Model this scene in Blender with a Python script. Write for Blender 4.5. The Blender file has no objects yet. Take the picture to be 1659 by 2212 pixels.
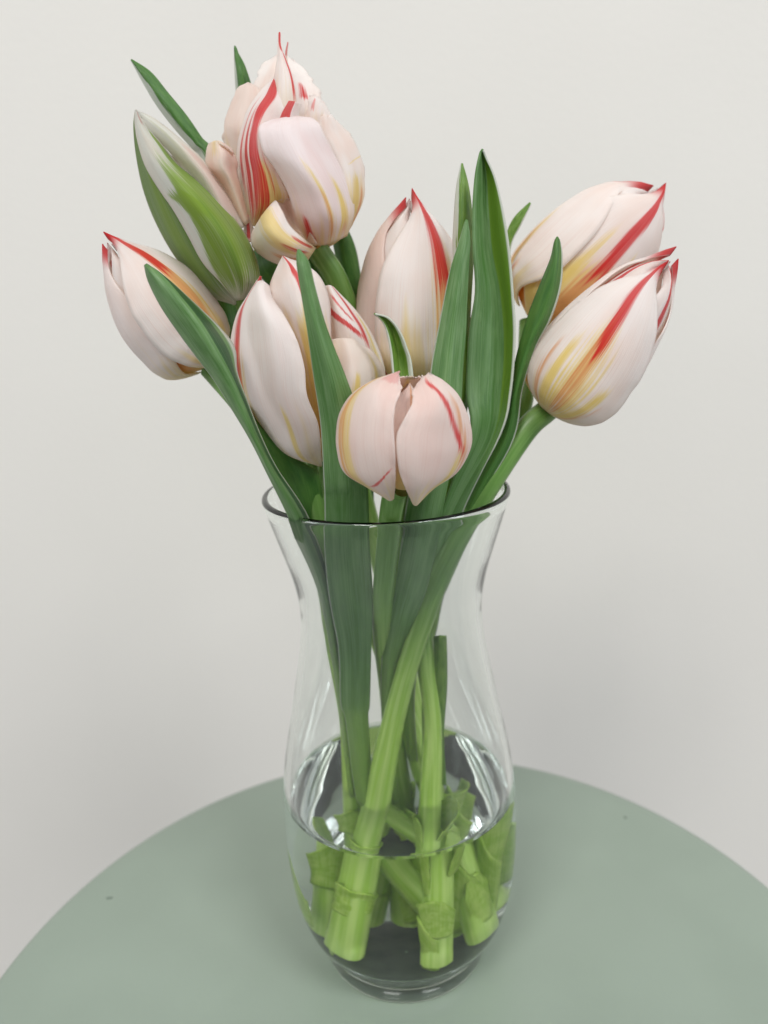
import bpy, math, random
import numpy as np
from mathutils import Vector, Matrix
random.seed(4); rng = np.random.default_rng(7)
S = bpy.context.scene
# ------------------------------------------------------------------ camera, world, lamps, exposure
W_, H_ = 1659.0, 2212.0                       # size of the view the pixel positions were read in
CD, CH, CX, CP, CR, CF = .2718, .2692, -.001, .2759, -.0456, 1661.4
def basis():
    fwd = np.array([0, math.cos(CP), -math.sin(CP)]); up0 = np.array([0, math.sin(CP), math.cos(CP)]); rt0 = np.array([1., 0, 0])
    return fwd, math.cos(CR)*rt0+math.sin(CR)*up0, -math.sin(CR)*rt0+math.cos(CR)*up0
FWD, RT, UP = basis(); CAM = np.array([CX, -CD, CH])
cam_d = bpy.data.cameras.new('camera'); cam = bpy.data.objects.new('camera', cam_d); S.collection.objects.link(cam)
cam_d.sensor_fit = 'VERTICAL'; cam_d.sensor_height = 24; cam_d.lens = CF/H_*24
cam.matrix_world = Matrix(((RT[0], UP[0], -FWD[0], CAM[0]), (RT[1], UP[1], -FWD[1], CAM[1]), (RT[2], UP[2], -FWD[2], CAM[2]), (0, 0, 0, 1)))
cam_d.clip_start = .01; cam_d.clip_end = 50
cam_d.dof.use_dof = True; cam_d.dof.focus_distance = .235; cam_d.dof.aperture_fstop = cam_d.lens/3.0
S.camera = cam
wd = bpy.data.worlds.new('World'); S.world = wd; wd.use_nodes = True
wd.node_tree.nodes['Background'].inputs[0].default_value = (.92, .96, 1, 1)      # even bounce light of a pale room
wd.node_tree.nodes['Background'].inputs[1].default_value = .34
def area(name, loc, aim, size, power, col):
    l = bpy.data.lights.new(name, 'AREA'); l.shape = 'RECTANGLE'; l.size, l.size_y = size; l.energy = power; l.color = col
    o = bpy.data.objects.new(name, l); S.collection.objects.link(o); o.location = loc
    o.rotation_euler = (Vector(aim)-Vector(loc)).to_track_quat('-Z', 'Y').to_euler()
area('window_light', (2.1, -1.0, .85), (0, 0, .12), (.5, 1.1), 13, (.88, .95, 1))
area('window_light', (-2.2, -.8, .85), (0, 0, .12), (.5, 1.1), 10, (.9, .95, 1))
area('ceiling_light', (-1.10, -2.25, 3.1), (0, .08, .08), (1.1, 1.1), 66, (1, .985, .96))
area('ceiling_light', (1.5, -2.0, 3.1), (0, .08, .08), (1.1, 1.1), 60, (.98, .985, 1))
S.view_settings.view_transform = 'Standard'; S.view_settings.look = 'None'; S.view_settings.gamma = 1; S.view_settings.exposure = .03
cy = S.cycles
cy.max_bounces = 24; cy.transmission_bounces = 20; cy.glossy_bounces = 10; cy.diffuse_bounces = 6; cy.transparent_max_bounces = 24
cy.caustics_reflective = True; cy.caustics_refractive = True; cy.blur_glossy = .3; cy.sample_clamp_indirect = 6
cy.use_denoising = True

# ------------------------------------------------------------------ pixel helpers
def ray(p): return FWD*CF+(p[0]-W_/2)*RT+(H_/2-p[1])*UP
def at(p, y):                                  # point seen at view position p on the upright plane y (0 = vase axis)
    d = ray(p); return CAM+d*((y+CD)/d[1])
ZM = {0: (0, 0, 1), 1: (192, 54.9, .3968), 2: (192, 438.9, .3968), 3: (658.3, 356.6, .3472), 4: (905.2, 301.7, .36375), 5: (521.2, 960, .3968), 6: (548.6, 1481.2, .3803)}
def Z(k, a, b): o = ZM[k]; return (o[0]+o[2]*a, o[1]+o[2]*b)
def srgb(r, g, b):
    f = lambda c: (c/255/12.92) if c < 10 else ((c/255+.055)/1.055)**2.4
    return (f(r), f(g), f(b), 1)
def crom(P, n):                                # Catmull-Rom through control points along axis 0
    P = np.asarray(P, float); k = len(P); out = []
    E = np.concatenate([[2*P[0]-P[1]], P, [2*P[-1]-P[-2]]])
    for s in np.linspace(0, k-1, n):
        i = min(int(s), k-2); t = s-i; a, b, c, d = E[i], E[i+1], E[i+2], E[i+3]
        out.append(.5*(2*b+(c-a)*t+(2*a-5*b+4*c-d)*t*t+(3*b-a-3*c+d)*t**3))
    return np.array(out)
def curve(pts):                                # smooth 1-D function through points
    xs = np.array([p[0] for p in pts], float); ys = np.array([p[1] for p in pts], float); m = np.gradient(ys, xs)
    def f(x):
        x = min(max(x, xs[0]), xs[-1]); i = min(max(int(np.searchsorted(xs, x))-1, 0), len(xs)-2); h = xs[i+1]-xs[i]; t = (x-xs[i])/h
        return (2*t**3-3*t*t+1)*ys[i]+(t**3-2*t*t+t)*h*m[i]+(-2*t**3+3*t*t)*ys[i+1]+(t**3-t*t)*h*m[i+1]
    return f

# ------------------------------------------------------------------ object helpers
def link(o): S.collection.objects.link(o); return o
def tag(o, label, cat, group=None, kind=None):
    if label: o['label'] = label
    if cat: o['category'] = cat
    if group: o['group'] = group
    if kind: o['kind'] = kind
    return o
def empty(name, loc, label, cat, group=None):
    o = link(bpy.data.objects.new(name, None)); o.location = loc; o.empty_display_size = .01
    return tag(o, label, cat, group)
def mesh_obj(name, verts, faces, mat, parent=None, uvs=None, smooth=True, thick=0, sub=0, label=None):
    me = bpy.data.meshes.new(name); off = np.array(parent.location) if parent is not None else np.zeros(3)
    me.from_pydata([tuple(np.asarray(v)-off) for v in verts], [], faces)
    if uvs is not None:
        ul = me.uv_layers.new(name='UVMap')
        for l in me.loops: ul.data[l.index].uv = uvs[l.vertex_index]
    for m in (mat if isinstance(mat, list) else [mat]): me.materials.append(m)
    if smooth: me.polygons.foreach_set('use_smooth', [True]*len(me.polygons))
    o = link(bpy.data.objects.new(name, me))
    if parent is not None: o.parent = parent
    if thick:
        md = o.modifiers.new('thickness', 'SOLIDIFY'); md.thickness = thick; md.offset = 0
    if sub:
        md = o.modifiers.new('smooth', 'SUBSURF'); md.levels = md.render_levels = sub
    if label: o['label'] = label
    return o
def grid_faces(nv, nu, wrap=False):
    F = []
    for j in range(nv-1):
        for i in range(nu if wrap else nu-1):
            k = (i+1) % nu; F.append((j*nu+i, j*nu+k, (j+1)*nu+k, (j+1)*nu+i))
    return F
def vnoise(x, y, seed):                        # cheap smooth value noise
    def h(i, j): return (math.sin(i*127.1+j*311.7+seed*74.7)*43758.5453) % 1
    i, j = math.floor(x), math.floor(y); a, b = x-i, y-j; a = a*a*(3-2*a); b = b*b*(3-2*b)
    return (h(i, j)*(1-a)+h(i+1, j)*a)*(1-b)+(h(i, j+1)*(1-a)+h(i+1, j+1)*a)*b-.5

# ------------------------------------------------------------------ procedural materials
class NT:
    def __init__(s, name):
        s.m = bpy.data.materials.new(name); s.m.use_nodes = True; s.t = s.m.node_tree; s.t.nodes.clear()
        s.out = s.t.nodes.new('ShaderNodeOutputMaterial')
    def n(s, typ, **kw):
        nd = s.t.nodes.new(typ)
        for k, v in kw.items(): setattr(nd, k, v)
        return nd
    def set(s, sock, v):
        if hasattr(v, 'is_linked') or hasattr(v, 'links'): s.t.links.new(v, sock)
        else: sock.default_value = v
    def ma(s, op, a, b=0, c=0, clamp=False):
        nd = s.n('ShaderNodeMath', operation=op, use_clamp=clamp)
        for i, v in enumerate((a, b, c)): s.set(nd.inputs[i], v)
        return nd.outputs[0]
    def sst(s, x, a, b):                       # smoothstep
        nd = s.n('ShaderNodeMapRange', interpolation_type='SMOOTHSTEP'); s.set(nd.inputs[0], x); s.set(nd.inputs[1], a); s.set(nd.inputs[2], b); return nd.outputs[0]
    def mix(s, f, a, b):
        nd = s.n('ShaderNodeMix', data_type='RGBA'); s.set(nd.inputs[0], f); s.set(nd.inputs[6], a); s.set(nd.inputs[7], b); return nd.outputs[2]
    def uv(s):
        t = s.n('ShaderNodeTexCoord'); x = s.n('ShaderNodeSeparateXYZ'); s.t.links.new(t.outputs['UV'], x.inputs[0]); return x.outputs[0], x.outputs[1]
    def noise(s, x, y, z=0, scale=1, detail=2):
        c = s.n('ShaderNodeCombineXYZ'); s.set(c.inputs[0], x); s.set(c.inputs[1], y); s.set(c.inputs[2], z)
        nd = s.n('ShaderNodeTexNoise'); nd.inputs['Scale'].default_value = scale; nd.inputs['Detail'].default_value = detail
        s.t.links.new(c.outputs[0], nd.inputs['Vector']); return nd.outputs[0]
RED = srgb(224, 26, 34); YEL = srgb(246, 226, 138); ORG = srgb(236, 176, 116); WHITE = srgb(236, 232, 224)
def streaks_on(nt, col, u, v, streaks, seed):
    """each streak: colour, u at v0, u at v1, v0, v1, half width at v0, at v1, edge softness, ragged ends, strength"""
    fine = nt.noise(nt.ma('MULTIPLY', u, 16), nt.ma('MULTIPLY', v, 1.6), seed, 1, 3)
    hair = nt.noise(nt.ma('MULTIPLY', u, 48), nt.ma('MULTIPLY', v, 1.3), seed+7, 1, 3)
    fine = nt.ma('ADD', nt.ma('SUBTRACT', fine, .5), nt.ma('MULTIPLY', nt.ma('SUBTRACT', hair, .5), .9))
    wob = nt.ma('SUBTRACT', nt.noise(nt.ma('MULTIPLY', u, 2.2), nt.ma('MULTIPLY', v, 3), seed+5, 1, 1), .5)
    for st in streaks:
        c, ua, ub, v0, v1, w0, w1 = st[:7]; edge = st[7] if len(st) > 7 else .08; rag = st[8] if len(st) > 8 else .35; amt = st[9] if len(st) > 9 else .95
        t = nt.ma('DIVIDE', nt.ma('SUBTRACT', v, v0), v1-v0)
        tc = nt.ma('MULTIPLY', t, 1, clamp=True)
        cen = nt.ma('ADD', ua, nt.ma('MULTIPLY', tc, ub-ua))
        d = nt.ma('ABSOLUTE', nt.ma('SUBTRACT', nt.ma('ADD', u, nt.ma('MULTIPLY', wob, .12)), cen))
        w = nt.ma('ADD', w0, nt.ma('MULTIPLY', tc, w1-w0))
        body = nt.sst(nt.ma('ADD', nt.ma('SUBTRACT', w, d), nt.ma('MULTIPLY', fine, edge*3.0)), -edge*.5, edge)
        tr = nt.ma('ADD', t, nt.ma('MULTIPLY', fine, rag*1.6))
        ends = nt.ma('MULTIPLY', nt.sst(tr, 0.0, .22), nt.ma('SUBTRACT', 1, nt.sst(tr, .88 if v1 < .97 else 1.6, 1.1 if v1 < .97 else 2)))
        col = nt.mix(nt.ma('MULTIPLY', nt.ma('MULTIPLY', body, ends), nt.ma('MULTIPLY', amt, nt.ma('ADD', .84, nt.ma('MULTIPLY', nt.sst(hair, .38, .58), .16)))), col, c)
    return col
def petal_mat(streaks=(), yellow=.5, yv=.34, base=(255, 252, 249), tint=(251, 240, 233), green=0, seed=0., tip=0):
    nt = NT('petal'); U, v = nt.uv(); u = nt.ma('SUBTRACT', nt.ma('MULTIPLY', U, 2), 1)
    big = nt.noise(nt.ma('MULTIPLY', u, 1.3), nt.ma('MULTIPLY', v, 2.0), seed+1, 1, 2)
    col = nt.mix(nt.sst(big, .38, .72), srgb(*base), srgb(*tint))
    veins = nt.noise(nt.ma('MULTIPLY', u, 60), nt.ma('MULTIPLY', v, 1.3), seed+2, 1, 4)
    col = nt.mix(nt.ma('MULTIPLY', nt.sst(veins, .5, .75), .36), col, srgb(236, 206, 196))
    ys = nt.noise(nt.ma('MULTIPLY', u, 5), nt.ma('MULTIPLY', v, 1.2), seed+3, 1, 3)
    reach = nt.ma('ADD', yv, nt.ma('MULTIPLY', nt.ma('SUBTRACT', ys, .5), .9))
    ymask = nt.ma('SUBTRACT', 1, nt.sst(v, nt.ma('SUBTRACT', reach, .22), nt.ma('ADD', reach, .10)))
    col = nt.mix(nt.ma('MULTIPLY', ymask, min(1, yellow*1.5)), col, YEL)
    col = streaks_on(nt, col, u, v, streaks, seed)
    if tip: col = nt.mix(nt.ma('MULTIPLY', nt.sst(v, .93, .985), tip), col, RED)
    rim = nt.sst(nt.ma('ABSOLUTE', u), .93, 1.0)
    col = nt.mix(nt.ma('MULTIPLY', rim, .45), col, srgb(248, 242, 236))
    b = nt.n('ShaderNodeBsdfPrincipled'); nt.set(b.inputs['Base Color'], col); b.inputs['Roughness'].default_value = .55; b.inputs['Specular IOR Level'].default_value = .28
    b.inputs['Sheen Weight'].default_value = .12
    bump = nt.n('ShaderNodeBump'); bump.inputs['Strength'].default_value = .5; bump.inputs['Distance'].default_value = .0006
    low = nt.noise(nt.ma('MULTIPLY', u, 3.2), nt.ma('MULTIPLY', v, 4), seed+9, 1, 2)
    nt.set(bump.inputs['Height'], nt.ma('ADD', nt.ma('MULTIPLY', veins, .7), nt.ma('MULTIPLY', low, 1.3))); nt.set(b.inputs['Normal'], bump.outputs[0])
    tr = nt.n('ShaderNodeBsdfTranslucent'); nt.set(tr.inputs[0], nt.mix(.25, col, srgb(254, 226, 206)))
    mx = nt.n('ShaderNodeMixShader'); mx.inputs[0].default_value = .42
    nt.t.links.new(b.outputs[0], mx.inputs[1]); nt.t.links.new(tr.outputs[0], mx.inputs[2]); nt.t.links.new(mx.outputs[0], nt.out.inputs[0])
    return nt.m
def leaf_mat(kind=0, margin=(0, 0), tip_white=0, streaks=(), seed=0., pale_base=.0):
    """kind: 0 blue-green bloom, 1 fresh green, 2 dark green; margin: white edge width left, right"""
    nt = NT('leaf'); U, v = nt.uv(); u = nt.ma('SUBTRACT', nt.ma('MULTIPLY', U, 2), 1)
    A, B = [(srgb(82, 128, 60), srgb(126, 162, 106)), (srgb(92, 136, 44), srgb(134, 168, 72)), (srgb(60, 110, 42), srgb(94, 140, 62)), (srgb(160, 200, 62), srgb(196, 222, 112))][kind]
    lines = nt.noise(nt.ma('MULTIPLY', u, 34), nt.ma('MULTIPLY', v, 2), seed, 1, 3)
    blot = nt.noise(nt.ma('MULTIPLY', u, 2.5), nt.ma('MULTIPLY', v, 9), seed+4, 1, 4)
    col = nt.mix(nt.sst(nt.ma('ADD', nt.ma('MULTIPLY', lines, .5), nt.ma('MULTIPLY', blot, .5)), .36, .64), A, B)
    scr = nt.noise(nt.ma('MULTIPLY', u, 22), nt.ma('MULTIPLY', v, 16), seed+8, 1, 4)
    col = nt.mix(nt.ma('MULTIPLY', nt.sst(scr, .56, .66), .3 if kind < 3 else .0), col, srgb(46, 92, 46))
    if pale_base:
        pb = nt.ma('SUBTRACT', 1, nt.sst(v, 0.02, pale_base)); col = nt.mix(nt.ma('MULTIPLY', pb, .8), col, srgb(158, 194, 84))
    ragn = nt.noise(nt.ma('MULTIPLY', u, 9), nt.ma('MULTIPLY', v, 5), seed+2, 1, 3)
    for side, wdt in ((-1, margin[0]), (1, margin[1])):
        if wdt:
            d = nt.ma('SUBTRACT', 1, nt.ma('MULTIPLY', u, side)); lim = nt.ma('MULTIPLY', nt.ma('ADD', nt.ma('MULTIPLY', nt.ma('SUBTRACT', ragn, .5), 1.6), 1), wdt)
            col = nt.mix(nt.ma('MULTIPLY', nt.ma('SUBTRACT', 1, nt.sst(nt.ma('SUBTRACT', d, lim), -.05, .05)), .92), col, srgb(222, 224, 212))
    col = streaks_on(nt, col, u, v, streaks, seed+20)
    b = nt.n('ShaderNodeBsdfPrincipled'); nt.set(b.inputs['Base Color'], col); b.inputs['Roughness'].default_value = .38; b.inputs['Specular IOR Level'].default_value = .5
    bump = nt.n('ShaderNodeBump'); bump.inputs['Strength'].default_value = .35; bump.inputs['Distance'].default_value = .0004
    nt.set(bump.inputs['Height'], nt.ma('ADD', lines, nt.ma('MULTIPLY', blot, .6))); nt.set(b.inputs['Normal'], bump.outputs[0])
    tr = nt.n('ShaderNodeBsdfTranslucent'); nt.set(tr.inputs[0], nt.mix(.4, col, srgb(140, 180, 40)))
    mx = nt.n('ShaderNodeMixShader'); mx.inputs[0].default_value = .24
    nt.t.links.new(b.outputs[0], mx.inputs[1]); nt.t.links.new(tr.outputs[0], mx.inputs[2]); nt.t.links.new(mx.outputs[0], nt.out.inputs[0])
    return nt.m
def stem_mat(seed=0.):
    nt = NT('stem'); U, v = nt.uv()
    n1 = nt.noise(nt.ma('MULTIPLY', U, 14), nt.ma('MULTIPLY', v, 5), seed, 1, 3)
    low = nt.mix(nt.sst(n1, .35, .65), srgb(158, 196, 74), srgb(188, 214, 118)); top = nt.mix(nt.sst(n1, .35, .65), srgb(92, 134, 58), srgb(116, 154, 80))
    col = nt.mix(nt.sst(v, .22, .62), low, top)
    b = nt.n('ShaderNodeBsdfPrincipled'); nt.set(b.inputs['Base Color'], col); b.inputs['Roughness'].default_value = .4
    bump = nt.n('ShaderNodeBump'); bump.inputs['Strength'].default_value = .3; bump.inputs['Distance'].default_value = .0004; nt.set(bump.inputs['Height'], n1); nt.set(b.inputs['Normal'], bump.outputs[0])
    nt.t.links.new(b.outputs[0], nt.out.inputs[0]); return nt.m
def glass_mat(name, ior, col=(1, 1, 1, 1)):
    nt = NT(name); g = nt.n('ShaderNodeBsdfGlass'); g.inputs['IOR'].default_value = ior; g.inputs['Roughness'].default_value = 0; g.inputs['Color'].default_value = col
    nt.t.links.new(g.outputs[0], nt.out.inputs[0]); return nt.m
def paint_mat(name, a, b, rough, scale, bumpd, bscale):
    nt = NT(name); t = nt.n('ShaderNodeTexCoord'); n = nt.n('ShaderNodeTexNoise'); n.inputs['Scale'].default_value = scale; n.inputs['Detail'].default_value = 3; nt.t.links.new(t.outputs['Object'], n.inputs['Vector'])
    n2 = nt.n('ShaderNodeTexNoise'); n2.inputs['Scale'].default_value = bscale; n2.inputs['Detail'].default_value = 4; nt.t.links.new(t.outputs['Object'], n2.inputs['Vector'])
    p = nt.n('ShaderNodeBsdfPrincipled'); nt.set(p.inputs['Base Color'], nt.mix(nt.sst(n.outputs[0], .35, .65), a, b)); nt.set(p.inputs['Roughness'], nt.ma('ADD', rough, nt.ma('MULTIPLY', nt.ma('SUBTRACT', n.outputs[0], .5), .25)))
    bm = nt.n('ShaderNodeBump'); bm.inputs['Strength'].default_value = .25; bm.inputs['Distance'].default_value = bumpd; nt.set(bm.inputs['Height'], n2.outputs[0]); nt.set(p.inputs['Normal'], bm.outputs[0])
    nt.t.links.new(p.outputs[0], nt.out.inputs[0]); return nt.m

# ------------------------------------------------------------------ the setting: wall, table
wall_m = paint_mat('wall_paint', srgb(226, 222, 215), srgb(222, 218, 211), .75, 3, .0006, 260)
Yw = .27
tag(mesh_obj('wall', [(-1.6, Yw, -.9), (1.6, Yw, -.9), (1.6, Yw, 1.3), (-1.6, Yw, 1.3), (-1.6, Yw+.05, -.9), (1.6, Yw+.05, -.9), (1.6, Yw+.05, 1.3), (-1.6, Yw+.05, 1.3)],
    [(0, 1, 2, 3), (5, 4, 7, 6), (3, 2, 6, 7), (0, 4, 5, 1), (1, 5, 6, 2), (0, 3, 7, 4)], wall_m, smooth=False), 'plain off white painted wall behind the table', None, kind='structure')
def lathe(prof, n, close_top=False):
    V, F, UV = [], [], []; k = len(prof)
    for j, (r, z) in enumerate(prof):
        for i in range(n):
            a = 2*math.pi*i/n; V.append((r*math.cos(a), r*math.sin(a), z))
    F = grid_faces(k, n, True); return V, F
TC = (.0019, -.040); TR = .1774
tab = empty('round_table', (TC[0], TC[1], -.55), 'round sage green painted metal table carrying the glass vase', 'table')
tab_m = paint_mat('sage_paint', srgb(143, 156, 143), srgb(138, 151, 138), .38, 11, .00025, 420)
prof = [(.000001, -.014), (TR-.012, -.014), (TR-.004, -.0125), (TR-.0010, -.009), (TR, -.006), (TR-.0004, -.0028), (TR-.0018, -.0008), (TR-.0045, 0), (TR-.02, 0), (.06, 0), (.000001, 0)]
V, F = lathe(prof, 192)
V = [(x+TC[0], y+TC[1], z) for x, y, z in V]
mesh_obj('tabletop', V, F, tab_m, tab)
for k in range(3):
    a = math.radians(90+120*k); t = (.10, .15); V = []; q = 12
    for j, (r, z) in enumerate(((t[0], -.013), (t[0]+.02, -.28), (t[1]-.01, -.545), (t[1]-.01, -.55))):
        rad = .008 if j < 3 else .006
        for i in range(q):
            b = 2*math.pi*i/q; V.append((TC[0]+r*math.cos(a)+rad*math.cos(b), TC[1]+r*math.sin(a)+rad*math.sin(b), z))
    mesh_obj('leg', V, grid_faces(4, q, True)+[tuple(range(3*q, 4*q))], tab_m, tab)

# ------------------------------------------------------------------ vase and water
VP = [(.0315, .0), (.0335, .0008), (.0343, .003), (.0345, .0065), (.0353, .0098), (.0384, .0142), (.0413, .0195), (.0433, .025), (.0452, .0326), (.0463, .041), (.047, .05), (.0473, .060), (.0471, .069), (.0467, .078), (.0459, .0865), (.0447, .0945), (.0430, .103), (.0405, .1145), (.0385, .125), (.0366, .1345), (.0350, .1445), (.0343, .1535), (.0347, .1615), (.0366, .1715), (.0392, .1805), (.0419, .1895), (.0441, .197), (.0449, .1998)]
outer = crom(VP, 110)
ZW = .0781; TH = .0023
fo = curve([(p[1], p[0]) for p in VP])
def inner_r(z): return fo(z)-TH*(1+.5*max(0, (.03-z)/.03)-.25*max(0, (z-.16)/.04))
zin = list(np.linspace(.1975, ZW, 60))+list(np.linspace(ZW, .0245, 34)[1:])
inn = [(inner_r(z), z) for z in zin]
rb = inner_r(.0245)
for a in np.linspace(0, math.pi/2, 10)[1:]: inn.append((rb-.0085*(1-math.cos(a)), .0245-.0075*math.sin(a)))
zb = inn[-1][1]; inn += [(r, zb-.0006*(1-r/inn[-1][0])) for r in (.022, .015, .008, .0004)]
lip = []
r0, z0 = outer[-1]; ri = inn[0][0]
for a in np.linspace(0, math.pi, 9)[1:-1]:
    c = (r0+ri)/2; h = (r0-ri)/2; lip.append((c+h*math.cos(a), .2002+h*math.sin(a)*.9))
under = [(.0004, .0105), (.012, .0103), (.021, .0096), (.0262, .0082), (.0285, .0055), (.0297, .0015), (.0307, .0001)]
pv = under+[tuple(p) for p in outer]+lip+inn
V, F = lathe(pv, 128)
glass = glass_mat('vase_glass', 1.5, (.985, .995, .988, 1)); wet = glass_mat('wet_glass', 1.5/1.333, (1, 1, 1, 1))
backing_m = paint_mat('added_dark_backing', srgb(74, 78, 78), srgb(60, 64, 65), .7, 120, .0002, 300)
vase = mesh_obj('glass_vase', V, F, [glass, wet, backing_m])
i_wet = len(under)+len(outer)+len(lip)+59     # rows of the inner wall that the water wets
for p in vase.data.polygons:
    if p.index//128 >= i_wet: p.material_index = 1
    elif p.index//128 < 3: p.material_index = 2                  # unseen dark backing, added under the glass base so the water looks dark
tag(vase, 'clear glass vase with flared rim and narrow waist holding the tulips', 'vase')
water_m = glass_mat('water', 1.333, (.985, .995, .985, 1)); side = NT('water_side'); tb = side.n('ShaderNodeBsdfTransparent'); side.t.links.new(tb.outputs[0], side.out.inputs[0])
top = [(.0004, ZW), (.02, ZW), (.034, ZW)]
R_ = inner_r(ZW)
for k in np.linspace(0, 1, 8): top.append((R_-.0032*(1-k)+.00002, ZW+.0013*k**2.6))
sd = [(inner_r(z)-.00012, z) for z in np.linspace(ZW-.0004, .0247, 20)]+[(r-.00012 if r > .001 else r, z+.00012) for r, z in inn if z < .0244]
V, F = lathe((top+sd)[::-1], 128)
water = mesh_obj('water', V, F, [water_m, side.m]); nrow = len(top)+len(sd)-1
for p in water.data.polygons:
    if p.index//128 < len(sd): p.material_index = 1
tag(water, 'clear water filling the lower half of the glass vase', 'water')

# ------------------------------------------------------------------ plant builders
def grid_part(name, parent, rows, mat, nv=44, nu=25, thick=.00045, ruffle=0, seed=0, label=None, wave=0, frill=0, fr0=.1):
    """rows base to tip; each row: list of (zoom, a, b, y)"""
    C = np.array([[at(Z(k, a, b), y) for (k, a, b, y) in r] for r in rows])
    A = crom(C, nv); A = np.array([crom(r, nu) for r in A]); V, UV = [], []
    for j in range(nv):
        for i in range(nu):
            p = A[j, i].copy(); u = 2*i/(nu-1)-1; v = j/(nv-1)
            tc = CAM-p; tc /= np.linalg.norm(tc)
            if ruffle: p += tc*ruffle*(abs(u)**5)*(vnoise(v*16+u*3, u*2, seed)*2)+tc*ruffle*.8*max(0, v-.85)/.15*vnoise(u*9, 3, seed+3)*2
            if wave: p += tc*wave*vnoise(v*4, u*1.5, seed+8)*2*min(1, 4*v*(1-v)+.1)
            if frill:
                q = A[j, i]-A[j, nu//2]; q = q/(np.linalg.norm(q)+1e-9)
                p += q*frill*(abs(u)**7)*(vnoise(v*13+u*7, 1, seed)*1.6+vnoise(v*31, 2, seed)*1.0)*(.5+1.4*abs(vnoise(v*5, 3, seed)))*min(1, max(0, (v-fr0)/.25))
                if v > .9: g = A[j, i]-A[j-2, i]; p += g/(np.linalg.norm(g)+1e-9)*frill*((v-.9)/.1)**3*vnoise(u*13, 4, seed)*2
            V.append(p); UV.append(((u+1)/2, v))
    return mesh_obj(name, V, grid_faces(nv, nu), mat, parent, UV, thick=thick, label=label)
def R3(k, pts, ys):                            # rows given in one zoom with one depth list per row
    return [[(k, a, b, y) for (a, b), y in zip(r, yy)] for r, yy in zip(pts, ys)]
def tube(name, parent, pts, rad, mat, n=16, nv=48, label=None):
    A = crom(pts, nv); rr = crom([[r] for r in rad], nv)[:, 0]; V, UV = [], []; ref = np.array([0, -1., 0])
    for j in range(nv):
        t = A[min(j+1, nv-1)]-A[max(j-1, 0)]; t /= np.linalg.norm(t); a = np.cross(t, ref); a /= np.linalg.norm(a); b = np.cross(t, a)
        for i in range(n):
            th = 2*math.pi*i/n; r = rr[j]*(1+.05*math.sin(3*th+j*.1)); V.append(A[j]+r*(math.cos(th)*a+math.sin(th)*b)); UV.append((i/n, j/(nv-1)))
    F = grid_faces(nv, n, True)+[tuple(range(n)), tuple(range((nv-1)*n, nv*n))[::-1]]
    return mesh_obj(name, V, F, mat, parent, UV, label=label)
def bud_petal(parent, B, T, R, prof, phi0, hw, mat, off=0., lenf=1., tilt=.03, hook=.0, skew=0., seed=0, ruffle=.015, p=3.4, q=.7, fb=.55, flare=0., nv=46, nu=27, open_=0., bulge=0.):
    B, T = np.asarray(B), np.asarray(T); ax = T-B; L = np.linalg.norm(ax); ax = ax/L
    tc = CAM-(B+T)/2; tc /= np.linalg.norm(tc); e2 = tc-ax*(tc@ax); e2 /= np.linalg.norm(e2); e1 = np.cross(e2, ax)
    if e1@RT < 0 and abs(e1@RT) > .2: e1 = -e1
    V, UV = [], []
    for j in range(nv):
        v = j/(nv-1); t = v**1.25
        f = fb+(1-fb)*math.sin(math.pi/2*min(v/.42, 1)) if v < .42 else max(0, 1-((v-.42)/.58)**p)**q
        f = max(f, .10 if hook else .02)
        for i in range(nu):
            u = 2*i/(nu-1)-1
            tt = t*lenf*(1-.05*abs(u)**2*(v > .6)*(v-.6)/.4)
            r = R*(prof(min(t, 1))+(off+tilt*u)*(1-v**5)+flare*max(0, v-.72)**2*9+open_*v*v)
            r += R*bulge*math.sin(math.pi*v)*(1-u*u)
            r += (1-v**6)*R*ruffle*(abs(u)**4*vnoise(v*13, u*2+5, seed)*2.2+vnoise(v*3, u*1.6, seed+2)*1.6)
            hk = max(0, v-.93)/.07; r += R*hook*.8*hk*hk
            ph = math.radians(phi0+skew*v*v*v+u*hw*f)
            V.append(B+ax*(tt*L+hk*hook*1.5*R)+r*(math.cos(ph)*e2+math.sin(ph)*e1)); UV.append(((u+1)/2, v))
    return mesh_obj('petal', V, grid_faces(nv, nu), mat, parent, UV, thick=.00045)
GRP = None
def tulip(loc, label): return empty('tulip', loc, label, 'tulip', 'striped tulips in the glass vase')
def stem(parent, foot, pts, rad, seed):        # foot on the vase floor, then traced points up to the flower
    P = [np.array(foot)]+[np.array(p) if len(p) == 3 else at(Z(p[0], p[1], p[2]), p[3]) for p in pts]
    return tube('stem', parent, P, [rad*1.5, rad*1.3]+[rad]*(len(P)-2), stem_mat(seed))
FZ = .0172
#STEMS are listed with each tulip: (zoom, a, b, depth)
RS = lambda w=.15, top=.97, mid=.05: (RED, mid, 0., .42, 1.0, w, w*.75, .05, .3)
def flame(c0=0., c1=0., w=.14, v0=.45, low=.05, seed=0, roww=1.0):    # centre flame: yellow and orange below, red above
    return [(YEL, c0, c0, .0, v0+.22, w*2.3*roww, w*1.3, .14, .5, .85), (ORG, c0, c1, low, v0+.25, w*1.0, w*.9, .1, .4, .8), (RED, c0*.4+c1*.6, c1, v0, 1.0, w*.8, w*1.15, .06, .45)]

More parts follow.
